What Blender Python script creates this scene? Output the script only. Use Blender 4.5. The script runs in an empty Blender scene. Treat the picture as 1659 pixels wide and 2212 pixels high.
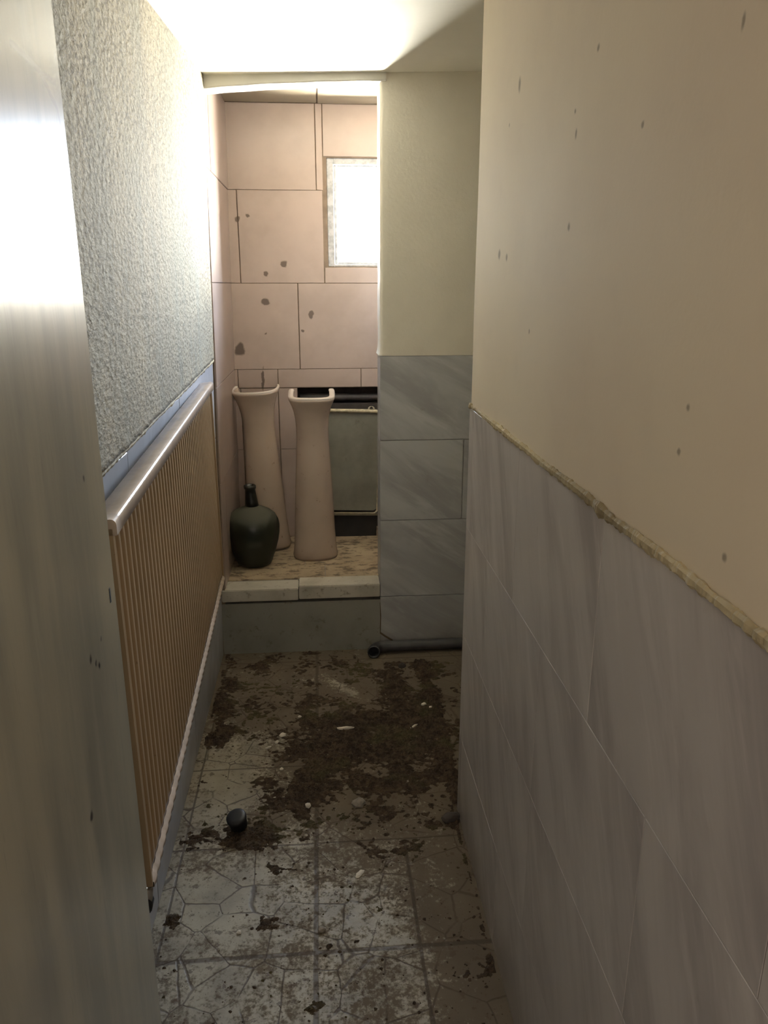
import bpy, bmesh, math, random
from mathutils import Vector, Matrix, noise
random.seed(7)
SC = bpy.context.scene
COL = SC.collection
# ------------------------------------------------------------ camera
TH, PS, F_PX, CH = math.radians(16.5), math.radians(4.7), 1650.0, 1.5
fw = Vector((math.sin(PS)*math.cos(TH), math.cos(PS)*math.cos(TH), -math.sin(TH)))
rt = Vector((math.cos(PS), -math.sin(PS), 0))
up = rt.cross(fw)
cd = bpy.data.cameras.new('camera'); cam = bpy.data.objects.new('camera', cd); COL.objects.link(cam)
cd.sensor_fit = 'HORIZONTAL'; cd.sensor_width = 36; cd.lens = 36*F_PX/1659
cd.clip_start = 0.02
M = Matrix((rt, up, -fw)).transposed().to_4x4(); M.translation = (0, 0, CH)
cam.matrix_world = M
SC.camera = cam
# ------------------------------------------------------------ light and exposure
SC.view_settings.view_transform = 'Standard'; SC.view_settings.look = 'None'
SC.view_settings.gamma = 1; SC.view_settings.use_curve_mapping = False
SC.view_settings.exposure = 0.0
SC.cycles.use_denoising = True
SC.cycles.max_bounces = 14; SC.cycles.diffuse_bounces = 10
SC.cycles.sample_clamp_indirect = 8
W = bpy.data.worlds.new('daylight_sky'); SC.world = W; W.use_nodes = True
W.node_tree.nodes['Background'].inputs[0].default_value = (.86, .93, 1, 1)
W.node_tree.nodes['Background'].inputs[1].default_value = 4.0

def area(name, loc, target, sx, sy, power, color):
    d = bpy.data.lights.new(name, 'AREA'); d.shape = 'RECTANGLE'; d.size = sx; d.size_y = sy
    d.energy = power; d.color = color
    o = bpy.data.objects.new(name, d); COL.objects.link(o)
    o.location = loc
    o.rotation_euler = (Vector(target)-Vector(loc)).to_track_quat('-Z', 'Y').to_euler()
    return o
area('sunlit_ground_outside', (.30, 4.40, 1.47), (.22, 3.6, 1.78), 1.5, .70, 1800, (1, .94, .80))
area('bright_haze_outside', (.35, 4.45, 2.08), (.25, 3.6, 1.9), 1.5, .46, 520, (.70, .83, 1))
area('daylight_from_room_behind', (.0, -1.1, 1.35), (.0, 2, 1.6), .72, 1.4, 5.5, (1, .86, .74))
area('added_fill_beside_camera', (-.40, -.55, 1.60), (.4, .1, 1.7), .8, .8, 9.0, (1, .82, .68))  # added fill lamp, brightens the right wall; no such source is known

# ------------------------------------------------------------ helpers
def link(name, me, mat, parent=None):
    o = bpy.data.objects.new(name, me); COL.objects.link(o)
    if mat: me.materials.append(mat)
    if parent: o.parent = parent
    return o
def smooth(me):
    for p in me.polygons: p.use_smooth = True
def mesh(name, vs, fs, mat, parent=None, sm=False):
    me = bpy.data.meshes.new(name); me.from_pydata([tuple(v) for v in vs], [], fs); me.update()
    if sm: smooth(me)
    return link(name, me, mat, parent)
def bmobj(name, bm, mat, parent=None, sm=False):
    me = bpy.data.meshes.new(name); bmesh.ops.recalc_face_normals(bm, faces=bm.faces); bm.to_mesh(me); bm.free()
    if sm: smooth(me)
    return link(name, me, mat, parent)
def tag(o, label, cat, group=None):
    o['label'] = label; o['category'] = cat
    if group: o['group'] = group
    return o
def struct(o):
    o['kind'] = 'structure'; return o
def hexa(bm, p):   # 8 points: bottom loop 4, top loop 4
    v = [bm.verts.new(q) for q in p]
    for f in ((0,3,2,1),(4,5,6,7),(0,1,5,4),(1,2,6,5),(2,3,7,6),(3,0,4,7)):
        bm.faces.new([v[i] for i in f])
def box(bm, x0, x1, y0, y1, z0, z1):
    hexa(bm, [(x0,y0,z0),(x1,y0,z0),(x1,y1,z0),(x0,y1,z0),(x0,y0,z1),(x1,y0,z1),(x1,y1,z1),(x0,y1,z1)])
def loft(name, rings, mat, parent=None, closed=True, cap0=True, cap1=True, sm=True):
    n = len(rings[0]); vs = [p for r in rings for p in r]; fs = []
    for i in range(len(rings)-1):
        for j in range(n if closed else n-1):
            a, b = i*n+j, i*n+(j+1) % n
            fs.append((a, b, b+n, a+n))
    if cap0: fs.append(tuple(range(n))[::-1])
    if cap1: fs.append(tuple(range((len(rings)-1)*n, len(rings)*n)))
    o = mesh(name, vs, fs, mat, parent, sm)
    bm = bmesh.new(); bm.from_mesh(o.data); bmesh.ops.recalc_face_normals(bm, faces=bm.faces); bm.to_mesh(o.data); bm.free()
    return o
def ring(c, r, n=24, ax='z', sq=1.0):
    out = []
    for k in range(n):
        a = 2*math.pi*k/n; u, v = r*math.cos(a), r*math.sin(a)*sq
        if ax == 'z': out.append((c[0]+u, c[1]+v, c[2]))
        elif ax == 'x': out.append((c[0], c[1]+u, c[2]+v))
        else: out.append((c[0]+u, c[1], c[2]+v))
    return out
def fbm(x, y, z=0, o=4, s=1.0):
    t = 0; a = .5
    for _ in range(o):
        t += a*noise.noise((x*s, y*s, z*s+3.1)); s *= 2.05; a *= .5
    return t
def sst(a, b, x):
    t = max(0, min(1, (x-a)/(b-a))); return t*t*(3-2*t)

def tiles(name, rects, fn, mat, parent, gap=.0015, th=.004, bev=.0012, jit=.0006):
    """rects (u0,u1,v0,v1); fn(u,v,d)->point, d measured out of the wall; all tiles of a face are one mesh"""
    vs, fs, rn = [], [], []
    for (u0, u1, v0, v1) in rects:
        g = gap; k = len(vs); jd = random.uniform(-jit, jit)
        a = [(u0+g, v0+g), (u1-g, v0+g), (u1-g, v1-g), (u0+g, v1-g)]
        b = [(u0+g+bev, v0+g+bev), (u1-g-bev, v0+g+bev), (u1-g-bev, v1-g-bev), (u0+g+bev, v1-g-bev)]
        vs += [fn(u, v, 0) for u, v in a] + [fn(u, v, th+jd-bev) for u, v in a] + [fn(u, v, th+jd) for u, v in b]
        f = [(k+8, k+9, k+10, k+11)]
        for i in range(4):
            j = (i+1) % 4
            f += [(k+i, k+j, k+4+j, k+4+i), (k+4+i, k+4+j, k+8+j, k+8+i)]
        fs += f; rn += [random.random()]*len(f)
    o = mesh(name, vs, fs, mat, parent)
    bm = bmesh.new(); bm.from_mesh(o.data)
    at = bm.faces.layers.float.new('rnd')
    for f, r in zip(bm.faces, rn): f[at] = r
    bmesh.ops.recalc_face_normals(bm, faces=bm.faces)
    bm.to_mesh(o.data); bm.free()
    return o

# ------------------------------------------------------------ material helpers
class NT:
    def __init__(s, name, rough=.6, spec=.5):
        s.m = bpy.data.materials.new(name); s.m.use_nodes = True; s.t = s.m.node_tree
        s.b = s.t.nodes['Principled BSDF']
        s.b.inputs['Roughness'].default_value = rough
        s.b.inputs['Specular IOR Level'].default_value = spec
        s.co = s.n('ShaderNodeTexCoord').outputs['Object']
    def n(s, typ, **kw):
        x = s.t.nodes.new(typ)
        for k, v in kw.items(): setattr(x, k, v)
        return x
    def set(s, sock, v):
        if isinstance(v, bpy.types.NodeSocket): s.t.links.new(v, sock)
        elif isinstance(v, (tuple, list)) and len(v) == 3 and sock.type == 'RGBA': sock.default_value = (*v, 1)
        else: sock.default_value = v
    def math(s, op, a, b=0.0, c=None, clamp=False):
        x = s.n('ShaderNodeMath', operation=op, use_clamp=clamp)
        s.set(x.inputs[0], a); s.set(x.inputs[1], b)
        if c is not None: s.set(x.inputs[2], c)
        return x.outputs[0]
    def mapping(s, scale=(1,1,1), rot=(0,0,0), co=None):
        x = s.n('ShaderNodeMapping'); s.set(x.inputs['Vector'], co or s.co)
        x.inputs['Scale'].default_value = scale; x.inputs['Rotation'].default_value = rot
        return x.outputs[0]
    def noise(s, scale=5, detail=4, rough=.55, co=None, dist=0, out='Fac'):
        x = s.n('ShaderNodeTexNoise'); s.set(x.inputs['Vector'], co or s.co)
        x.inputs['Scale'].default_value = scale; x.inputs['Detail'].default_value = detail
        x.inputs['Roughness'].default_value = rough; x.inputs['Distortion'].default_value = dist
        return x.outputs[out]
    def vor(s, scale=5, feature='DISTANCE_TO_EDGE', co=None):
        x = s.n('ShaderNodeTexVoronoi', feature=feature); s.set(x.inputs['Vector'], co or s.co)
        x.inputs['Scale'].default_value = scale
        return x.outputs['Distance']
    def rng(s, v, a, b, c=0.0, d=1.0):
        x = s.n('ShaderNodeMapRange', interpolation_type='SMOOTHSTEP')
        s.set(x.inputs[0], v)
        for i, q in enumerate((a, b, c, d)): s.set(x.inputs[i+1], q)
        return x.outputs[0]
    def mix(s, f, a, b, mode='MIX'):
        x = s.n('ShaderNodeMix', data_type='RGBA', blend_type=mode)
        s.set(x.inputs[0], f); s.set(x.inputs[6], a); s.set(x.inputs[7], b)
        return x.outputs[2]
    def attr(s, name):
        return s.n('ShaderNodeAttribute', attribute_name=name).outputs['Fac']
    def warp(s, amt=.01, scale=30, co=None):
        nz = s.noise(scale, 3, out='Color')
        v = s.n('ShaderNodeVectorMath', operation='MULTIPLY_ADD')
        s.set(v.inputs[0], nz); v.inputs[1].default_value = (amt,)*3; s.set(v.inputs[2], co or s.co)
        w = s.n('ShaderNodeVectorMath', operation='SUBTRACT'); s.set(w.inputs[0], v.outputs[0]); w.inputs[1].default_value = (amt/2,)*3
        return w.outputs[0]
    def spots(s, pts, co, soft=.5):
        """pts (x,y,z,r[,sz]) -> 0..1 inside any"""
        f = None
        for p in pts:
            v = s.n('ShaderNodeVectorMath', operation='SUBTRACT'); s.set(v.inputs[0], co); v.inputs[1].default_value = p[:3]
            m = s.n('ShaderNodeVectorMath', operation='MULTIPLY'); s.set(m.inputs[0], v.outputs[0])
            m.inputs[1].default_value = (1, 1, 1/(p[4] if len(p) > 4 else 1))
            l = s.n('ShaderNodeVectorMath', operation='LENGTH'); s.set(l.inputs[0], m.outputs[0])
            q = s.rng(l.outputs['Value'], p[3]*(1+soft), p[3]*(1-soft))
            f = q if f is None else s.math('MAXIMUM', f, q)
        return f
    def seg(s, segs, co, w):
        """line segments ((x,y,z),(x,y,z)) of half width w"""
        f = None
        for a, b in segs:
            a, b = Vector(a), Vector(b); d = b-a; L2 = d.length_squared
            v = s.n('ShaderNodeVectorMath', operation='SUBTRACT'); s.set(v.inputs[0], co); v.inputs[1].default_value = a
            t = s.n('ShaderNodeVectorMath', operation='DOT_PRODUCT'); s.set(t.inputs[0], v.outputs[0]); t.inputs[1].default_value = d/L2
            tc = s.math('MINIMUM', s.math('MAXIMUM', t.outputs['Value'], 0.0), 1.0)
            c = s.n('ShaderNodeVectorMath', operation='SCALE'); c.inputs[0].default_value = d; s.set(c.inputs['Scale'], tc)
            e = s.n('ShaderNodeVectorMath', operation='DISTANCE'); s.set(e.inputs[0], v.outputs[0]); s.set(e.inputs[1], c.outputs[0])
            q = s.rng(e.outputs['Value'], w*1.4, w*.6)
            f = q if f is None else s.math('MAXIMUM', f, q)
        return f
    def bump(s, h, dist=.002, strength=1):
        x = s.n('ShaderNodeBump'); s.set(x.inputs['Height'], h)
        x.inputs['Distance'].default_value = dist; x.inputs['Strength'].default_value = strength
        s.t.links.new(x.outputs[0], s.b.inputs['Normal'])
    def color(s, c): s.set(s.b.inputs['Base Color'], c); return s
    def rough(s, v): s.set(s.b.inputs['Roughness'], v)

def plain(name, col, rough=.6, metal=0, var=.15, scale=20, spec=.5):
    t = NT(name, rough, spec); t.b.inputs['Metallic'].default_value = metal
    d = tuple(c*(1-var*2) for c in col)
    t.color(t.mix(t.rng(t.noise(scale, 4), .35, .7), col, d))
    return t.m

# stucco of the left wall: rough cast, speckled, stained
def mat_stucco():
    t = NT('rough_cast_plaster', .85, .3)
    mp = t.mapping((1, .5, 1))
    sp = t.noise(120, 3, .65, mp); fine = t.noise(260, 2, .6, mp); mid = t.noise(60, 3, .6, mp)
    big = t.noise(3.2, 4, .6); streak = t.noise(1, 5, .6, t.mapping((9, 9, 1.4)))
    c = t.mix(t.rng(big, .35, .7), (.345, .30, .21), (.28, .25, .18))
    c = t.mix(t.math('MULTIPLY', t.rng(streak, .46, .66), .6), c, (.235, .235, .185))
    patch = t.noise(5, 3, .6)
    dens = t.math('MULTIPLY_ADD', t.rng(patch, .3, .65), -.07, .54)
    speck = t.rng(sp, dens, t.math('ADD', dens, .09))
    c = t.mix(t.math('MULTIPLY', speck, .72), c, (.13, .105, .068))
    c = t.mix(t.math('MULTIPLY', t.rng(fine, .50, .62), .40), c, (.12, .10, .07))
    c = t.mix(t.math('MULTIPLY', t.rng(mid, .58, .70), .5), c, (.14, .12, .08))
    st_ = t.spots([(-.39, 2.35, 1.83, .13, 2.6), (-.39, 2.62, 1.70, .10, 2.2)], t.warp(.12, 9), .8)
    c = t.mix(t.math('MULTIPLY', st_, .35), c, (.16, .185, .16))
    # dark chips near the far corner
    t.color(c)
    h = t.math('ADD', t.math('MULTIPLY', t.noise(115, 4, .6, mp), 1.0), t.math('MULTIPLY', t.vor(80, 'F1', mp), .5))
    t.bump(h, .0045, .8)
    return t.m
def mat_plaster(name, col, dark, spots=None, bs=.0012, bscale=60):
    t = NT(name, .8, .3); w = t.warp(.006, 60)
    c = t.mix(t.rng(t.noise(2.2, 4, .6), .35, .68), col, dark)
    c = t.mix(t.math('MULTIPLY', t.rng(t.noise(9, 4, .6), .5, .8), .10), c, tuple(x*.72 for x in dark))
    if spots: c = t.mix(t.math('MULTIPLY', t.spots(spots, w), .62), c, (.13, .10, .07))
    t.color(c)
    t.bump(t.noise(bscale, 3, .55), bs, .6)
    return t.m
def mat_marble(name, base=(.50, .50, .50), dark=(.33, .33, .335), rot=(0, 0, 0), sc=(1, 1, 1), rough=.32, tint=None):
    t = NT(name, rough, .5)
    r = t.attr('rnd')
    off = t.n('ShaderNodeVectorMath', operation='MULTIPLY_ADD')
    cmb = t.n('ShaderNodeCombineXYZ')
    for i in range(3): t.set(cmb.inputs[i], r)
    t.set(off.inputs[0], cmb.outputs[0]); off.inputs[1].default_value = (7.3, 3.1, 5.7); t.set(off.inputs[2], t.co)
    mp = t.mapping(sc, (0, 0, 0), t.mapping((1, 1, 1), rot, off.outputs[0]))
    v1 = t.noise(2.2, 5, .6, mp, .6); v2 = t.noise(6, 4, .65, mp, .3)
    c = t.mix(t.rng(v1, .38, .66), base, dark)
    c = t.mix(t.math('MULTIPLY', t.rng(v2, .5, .72), .5), c, tuple(min(1, x*1.22) for x in base))
    c = t.mix(t.math('MULTIPLY', t.rng(r, 0, 1), .18), c, dark)
    dirt = t.rng(t.noise(18, 5, .7), .62, .8)
    c = t.mix(t.math('MULTIPLY', dirt, .25), c, (.20, .17, .12))
    # browner and darker towards the ground
    z = t.n('ShaderNodeSeparateXYZ'); t.set(z.inputs[0], t.co)
    lo = t.rng(t.math('ADD', z.outputs[2], t.math('MULTIPLY', t.noise(9, 4), .25)), .30, .10)
    c = t.mix(t.math('MULTIPLY', lo, .45), c, (.16, .13, .09))
    t.color(c); t.bump(t.noise(30, 3), .0004, .4)
    return t.m
def mat_pink():
    t = NT('pink_ceramic_tile', .28, .5)
    r = t.attr('rnd'); w = t.warp(.03, 25)
    c = t.mix(t.rng(t.noise(5, 4, .6), .35, .7), (.36, .285, .25), (.305, .24, .21))
    c = t.mix(t.math('MULTIPLY', r, .22), c, (.42, .33, .28))
    P = [(-.235,3.66,1.555,.011),(-.15,3.66,1.597,.015),(-.245,3.66,1.429,.016),(-.035,3.66,1.371,.011,1.6),
         (-.373,3.66,1.216,.022,1.3),(-.304,3.66,1.80,.008),(-.355,3.66,1.785,.012),(-.271,3.66,1.08,.007,8),(-.25,3.66,1.29,.006),(-.08,3.66,1.30,.006)]
    c = t.mix(t.math('MULTIPLY', t.spots(P, w, .25), .92), c, (.085, .06, .045))
    t.color(c); t.bump(t.noise(5, 1), .0003, .4)
    return t.m
def mat_floor():
    t = NT('dirty_floor_tile', .45, .5)
    w = t.warp(.012, 14); s = t.n('ShaderNodeSeparateXYZ'); t.set(s.inputs[0], t.warp(.004, 9)); X, Y = s.outputs[0], s.outputs[1]
    c = t.mix(t.rng(t.noise(6, 5, .6), .35, .7), (.31, .28, .215), (.19, .17, .13))
    # broken polygon pattern printed in the tile
    ed = t.vor(8.5, co=w); ck = t.rng(ed, t.math('MULTIPLY_ADD', t.noise(11, 2), .06, -.008), .004)
    ck = t.math('MULTIPLY', ck, t.rng(t.noise(7, 3), .36, .50))
    c = t.mix(t.math('MULTIPLY', ck, .85), c, (.08, .062, .045))
    def ln(ax, at, wd):
        return t.rng(t.math('ABSOLUTE', t.math('SUBTRACT', ax, at)), wd*1.4, wd*.6)
    g = None
    for ax, at, wd in ((X, -.042, .006), (Y, 1.432, .006), (Y, 1.80, .003), (Y, 1.065, .004), (Y, 2.165, .003), (Y, 2.53, .003), (Y, 2.89, .003), (X, -.41, .003), (X, .63, .003)):
        q = ln(ax, at, wd); g = q if g is None else t.math('MAXIMUM', g, q)
    q = t.math('MULTIPLY', ln(X, .205, .004), t.rng(Y, 1.8, 1.79)); g = t.math('MAXIMUM', g, q)
    film = t.attr('film'); n1 = t.noise(28, 5, .7, w)
    f1 = t.rng(t.math('ADD', film, t.math('ADD', t.math('MULTIPLY', t.math('SUBTRACT', n1, .5), 1.6), t.math('MULTIPLY', t.math('SUBTRACT', t.noise(95, 4, .7), .5), 1.5))), .25, .75)
    c = t.mix(t.math('MULTIPLY', f1, .9), c, t.mix(t.noise(11, 3), (.062, .045, .030), (.125, .097, .063)))
    c = t.mix(t.math('MULTIPLY', t.math('MAXIMUM', g, t.math('MULTIPLY', ck, .6)), .8), c, (.055, .040, .028))
    sp = t.noise(38, 4, .65); d = t.math('MAXIMUM', t.rng(sp, .59, .64), t.rng(t.noise(110, 3, .6), .64, .69))
    c = t.mix(t.math('MULTIPLY', d, .8), c, (.085, .06, .04))
    t.color(c); t.rough(t.rng(f1, 0, 1, .5, .9))
    t.bump(t.math('SUBTRACT', t.noise(60, 4), t.math('ADD', g, ck)), .0015, .6)
    return t.m
def mat_door():
    t = NT('glossy_painted_door', .28, .6)
    st = t.noise(1, 5, .6, t.mapping((10, 10, 1.3)))
    st2 = t.noise(1, 4, .6, t.mapping((34, 34, 5)))
    c = t.mix(t.rng(st, .36, .66), (.31, .275, .195), (.20, .185, .14))
    c = t.mix(t.math('MULTIPLY', t.rng(st2, .5, .7), .35), c, (.35, .32, .24))
    c = t.mix(t.math('MULTIPLY', t.rng(t.noise(2.5, 4), .5, .72), .5), c, (.20, .19, .16))
    w = t.warp(.010, 45)
    # local door coordinates: y along the leaf (0 = free edge), z height
    cr = t.seg([((0, -.20, 1.735), (0, -.10, 1.735)), ((0, -.10, 1.735), (0, -.035, 1.708)), ((0, -.09, 1.733), (0, -.03, 1.738)), ((0, -.035, 1.708), (0, -.0, 1.64))], w, .0042)
    cr = t.math('MULTIPLY', cr, .75)
    c = t.mix(cr, c, (.12, .09, .07))
    sp = t.spots([(0,-.18,1.037,.006),(0,-.155,1.02,.0045),(0,-.14,1.008,.005),(0,-.115,1.035,.004),(0,-.11,1.26,.004),(0,-.26,.86,.007),(0,-.015,1.77,.006)], w)
    c = t.mix(sp, c, (.05, .04, .035))
    c = t.mix(t.math('MULTIPLY', t.rng(t.noise(1, 4, .7, t.mapping((60, 60, 9))), .58, .70), .35), c, (.13, .115, .09))
    t.color(c)
    t.bump(t.math('ADD', t.math('MULTIPLY', st2, .5), t.math('MULTIPLY', t.noise(5, 1), 1.0)), .0006, .4)
    return t.m

M_stucco = mat_stucco()
SP = [(.381,1.551,1.856,.008,1.5),(.381,1.208,1.744,.004),(.381,1.197,1.712,.0045,1.5),(.381,1.126,1.805,.005),(.381,.742,1.724,.0035,2.2),
      (.381,.762,1.378,.004),(.381,.772,1.33,.004),(.381,.658,1.252,.004),(.381,1.665,1.563,.009),(.381,1.60,1.555,.007),(.381,1.20,1.585,.006),(.381,.95,1.68,.004),(.381,1.40,1.42,.004),(.381,1.62,1.80,.004)]
M_plr = mat_plaster('cream_wall_plaster', (.68, .595, .455), (.645, .555, .43), SP, .0004, 90)
M_pier = mat_plaster('cream_pier_plaster', (.66, .63, .545), (.61, .58, .50), None, .0016, 90)
M_ceil = mat_plaster('ceiling_plaster', (.88, .86, .78), (.84, .82, .73), None, .001, 40)
M_bead = mat_plaster('mortar_crust', (.50, .43, .28), (.22, .18, .11), None, .003, 90)
M_marR = mat_marble('grey_marble_tile', (.50, .475, .46), (.335, .312, .308), (math.radians(28), 0, 0), (1, 3.4, .7))
M_marP = mat_marble('grey_marble_tile_pier', (.43, .445, .455), (.30, .305, .315), (0, math.radians(-32), 0), (.7, 1, 3.2), .4)
M_marL = mat_marble('blue_grey_marble_tile', (.46, .48, .53), (.37, .39, .44), (math.radians(35), 0, 0), (1, 2.2, .8), .35)
M_pink = mat_pink()
M_ctile = plain('beige_ceiling_tile', (.27, .23, .165), .45, var=.06, scale=6)
M_grout = plain('dark_grout', (.20, .15, .11), .9)
M_lgrout = plain('pale_grout', (.36, .34, .31), .9)
M_floor = mat_floor()
M_door = mat_door()
M_void = plain('dark_brown_matte', (.055, .045, .04), .9)  # very dark brown for the opening lining and dark rubble
M_ext = plain('outer_wall', (.5, .45, .38), .9)

# ------------------------------------------------------------ floor
X0, X1, YB, Y1 = -.50, 1.10, -1.20, 2.985
def film(x, y):
    f = .45 + .18*sst(.05, .35, x)
    f += .55*math.exp(-((x-.22)/.22)**2-((y-2.35)/.33)**2)
    f += .45*sst(2.3, 2.5, y)
    f += .55*math.exp(-((x+.02)/.16)**2-((y-2.22)/.20)**2)
    f += .45*math.exp(-((x+.25)/.07)**2-((y-1.83)/.09)**2)
    f += .35*math.exp(-((x-.10)/.25)**2-((y-1.93)/.14)**2)
    f += .5*sst(.31, .375, x)
    f -= .40*math.exp(-((x+.31)/.10)**2-((y-2.10)/.20)**2)
    f -= .75*math.exp(-(((x-.10)*.8+(y-2.61)*.65)/.035)**2-(((x-.10)*.65-(y-2.61)*.8)/.14)**2)
    f -= .45*math.exp(-((x-.20)/.12)**2-((y-2.07+.1*x)/.022)**2)
    f += .25*sst(.16, .26, x)*sst(1.85, 1.7, y)
    f -= .25*math.exp(-((x+.02)/.09)**2-((y-2.72)/.05)**2)
    f -= .20*math.exp(-((x+.28)/.15)**2-((y-1.58)/.12)**2)
    return f
def build_floor():
    nx, ny, gx0, gx1, gy0, gy1 = 150, 300, X0, .72, .9, Y1
    vs, fs, at = [], [], []
    for j in range(ny+1):
        for i in range(nx+1):
            x = gx0+(gx1-gx0)*i/nx; y = gy0+(gy1-gy0)*j/ny
            vs.append((x, y, 0)); at.append(max(0, min(1, film(x, y)+.5*fbm(x, y, 0, 4, 6))))
    for j in range(ny):
        for i in range(nx):
            a = j*(nx+1)+i; fs.append((a, a+1, a+nx+2, a+nx+1))
    k = len(vs)
    vs += [(gx0, YB, 0), (gx1, YB, 0), (X1, YB, 0), (X1, Y1, 0), (gx0, gy0, 0), (gx1, gy0, 0), (gx1, Y1, 0)]; at += [.4]*7
    fs += [(k, k+1, k+5, k+4), (k+1, k+2, k+3, k+6)]
    o = mesh('floor', vs, fs, M_floor)
    a = o.data.attributes.new('film', 'FLOAT', 'POINT')
    a.data.foreach_set('value', at)
    return struct(o)
build_floor()

# ------------------------------------------------------------ ceiling
def cz(x, y): return 2.204+.07*(max(y, 1.4)-2.985)+.035*max(x, -.5)
def slab(name, pts, h, mat):
    bm = bmesh.new(); hexa(bm, list(pts)+[(p[0], p[1], p[2]+h) for p in pts]); return struct(bmobj(name, bm, mat))
bm = bmesh.new()
ys = [YB-.1, 1.4, 3.0]
for a, b in zip(ys, ys[1:]):
    p = [(X0-.1, a, cz(X0-.1, a)), (X1+.1, a, cz(X1+.1, a)), (X1+.1, b, cz(X1+.1, b)), (X0-.1, b, cz(X0-.1, b))]
    hexa(bm, p+[(q[0], q[1], 2.6) for q in p])
ceil = struct(bmobj('ceiling', bm, M_ceil))

# ------------------------------------------------------------ left wall
def xl(z): return -.437+.026*z            # the wall leans in a little
def ztop(y): return 1.175+.0385*(y-1.43)
bm = bmesh.new()
hexa(bm, [(-.6,YB,0),(xl(0)-.006,YB,0),(xl(0)-.006,2.985,0),(-.6,2.985,0),(-.6,YB,2.5),(xl(2.5)-.006,YB,2.5),(xl(2.5)-.006,2.985,2.5),(-.6,2.985,2.5)])
wl = struct(bmobj('wall_left', bm, M_lgrout))
# plaster coat with an irregular lower lip
vs, fs = [], []; NY, NZ = 260, 10
for i in range(NY+1):
    y = YB+(2.985-YB)*i/NY
    for j in range(NZ+1):
        lip = ztop(y)+.004*noise.noise((y*30, 0, 0))+.006*noise.noise((y*9, 3, 0))
        z = lip+(2.35-lip)*(j/NZ)**2
        bulge = .004+.004*math.exp(-j*1.2)*(.5+noise.noise((y*25, j, 5)))+.004*noise.noise((y*1.5, z*1.5, 1))
        vs.append((xl(z)+bulge, y, z))
    lipb = (xl(1.18)-.01, y, vs[-NZ-1][2]); vs.append(lipb)
m = NZ+2
for i in range(NY):
    for j in range(NZ): fs.append((i*m+j, (i+1)*m+j, (i+1)*m+j+1, i*m+j+1))
    fs.append((i*m+NZ+1, (i+1)*m+NZ+1, (i+1)*m, i*m))
# end strip towards the alcove
e = NY*m
for j in range(NZ): fs.append((e+j, e+NZ+1, e+j+1))
p = mesh('plaster_coat', vs, fs, M_stucco, wl, True)
rects = []
yy = [YB, -.3, .35, .98, 1.61, 2.24, 2.87, 2.985]
for a, b in zip(yy, yy[1:]):
    for z0, z1 in ((0, .30), (.30, .62), (.62, .93), (.93, 1.16+.0385*(b-1.43))): rects.append((a, b, z0, z1))
tiles('tile_band', rects, lambda u, v, d: (xl(v)-.005+d, u, v), M_marL, wl)
vs, fs = [], []; N = 150
for i in range(N+1):       # crumbly joint between tile and plaster
    y = .9+2.08*i/N; z = ztop(y)-.006
    r = .003+.003*abs(noise.noise((y*40, 1, 1)))+.002*random.random()
    for k in range(6):
        a = k*math.pi/3; vs.append((xl(z)+.001+r*math.cos(a), y, z+r*1.3*math.sin(a)))
for i in range(N):
    for k in range(6): fs.append((i*6+k, i*6+(k+1) % 6, (i+1)*6+(k+1) % 6, (i+1)*6+k))
mesh('mortar_joint', vs, fs, M_bead, wl)

# ------------------------------------------------------------ right wall (ends at y 1.908)
bm = bmesh.new(); box(bm, .384, .52, YB, 1.905, 0, 2.5)
wr = struct(bmobj('wall_right', bm, M_lgrout))
vs, fs = [], []; NY, NZ = 120, 12
for i in range(NY+1):
    y = YB+(1.912-YB)*i/NY
    for j in range(NZ+1):
        lip = 1.203+.0015*noise.noise((y*30, 0, 0)); z = lip+(2.4-lip)*j/NZ
        vs.append((.3795+.002*noise.noise((y*3, z*3, 2)), y, z))
    vs.append((.385, y, vs[-NZ-1][2]-.0))
m = NZ+2
for i in range(NY):
    for j in range(NZ): fs.append((i*m+j, i*m+j+1, (i+1)*m+j+1, (i+1)*m+j))
    fs.append((i*m, (i+1)*m, (i+1)*m+NZ+1, i*m+NZ+1))
k = len(vs)
for j in range(NZ+1):
    z = vs[NY*m+j][2]; vs.append((.52, 1.912, z))
for j in range(NZ): fs.append((NY*m+j, NY*m+j+1, k+j+1, k+j))
mesh('plaster_coat', vs, fs, M_plr, wr, False)
rects = []
for (z0, z1, st) in ((0, .26, .97), (.26, .578, 1.20), (.578, .888, .747), (.888, 1.203, .955)):
    cuts = [YB]+sorted([st+.453*k for k in range(-5, 4) if YB+.02 < st+.453*k < 1.88])+[1.912]
    rects += [(a, b, z0, z1) for a, b in zip(cuts, cuts[1:])]
tiles('marble_dado', rects, lambda u, v, d: (.382-d, u, v), M_marR, wr, gap=.0004, th=.006, bev=.0006, jit=.0003)
bm = bmesh.new(); box(bm, .3765, .52, 1.905, 1.9125, 0, 1.203)
bmobj('dado_end', bm, M_marR, wr)
vs, fs = [], []; N = 900       # crust of mortar along the top of the marble
for i in range(N+1):
    y = YB+(1.914-YB)*i/N
    r = .0048+.0036*abs(noise.noise((y*22, 1, 1)))+.0015*random.random()
    r *= .6+.4*sst(1.9, 1.5, y)
    if y > 1.895: r = .007
    for k in range(7):
        a = k*2*math.pi/7; q_ = r*(1+.45*noise.noise((y*60, k*2.3, 7))); vs.append((.3785-.25*r+q_*.75*math.cos(a), y, 1.208+q_*1.25*math.sin(a)+.003*noise.noise((y*6, 0, 4))))
for i in range(N):
    for k in range(7): fs.append((i*7+k, i*7+(k+1) % 7, (i+1)*7+(k+1) % 7, (i+1)*7+k))
mesh('mortar_crust', vs, fs, M_bead, wr)

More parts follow.
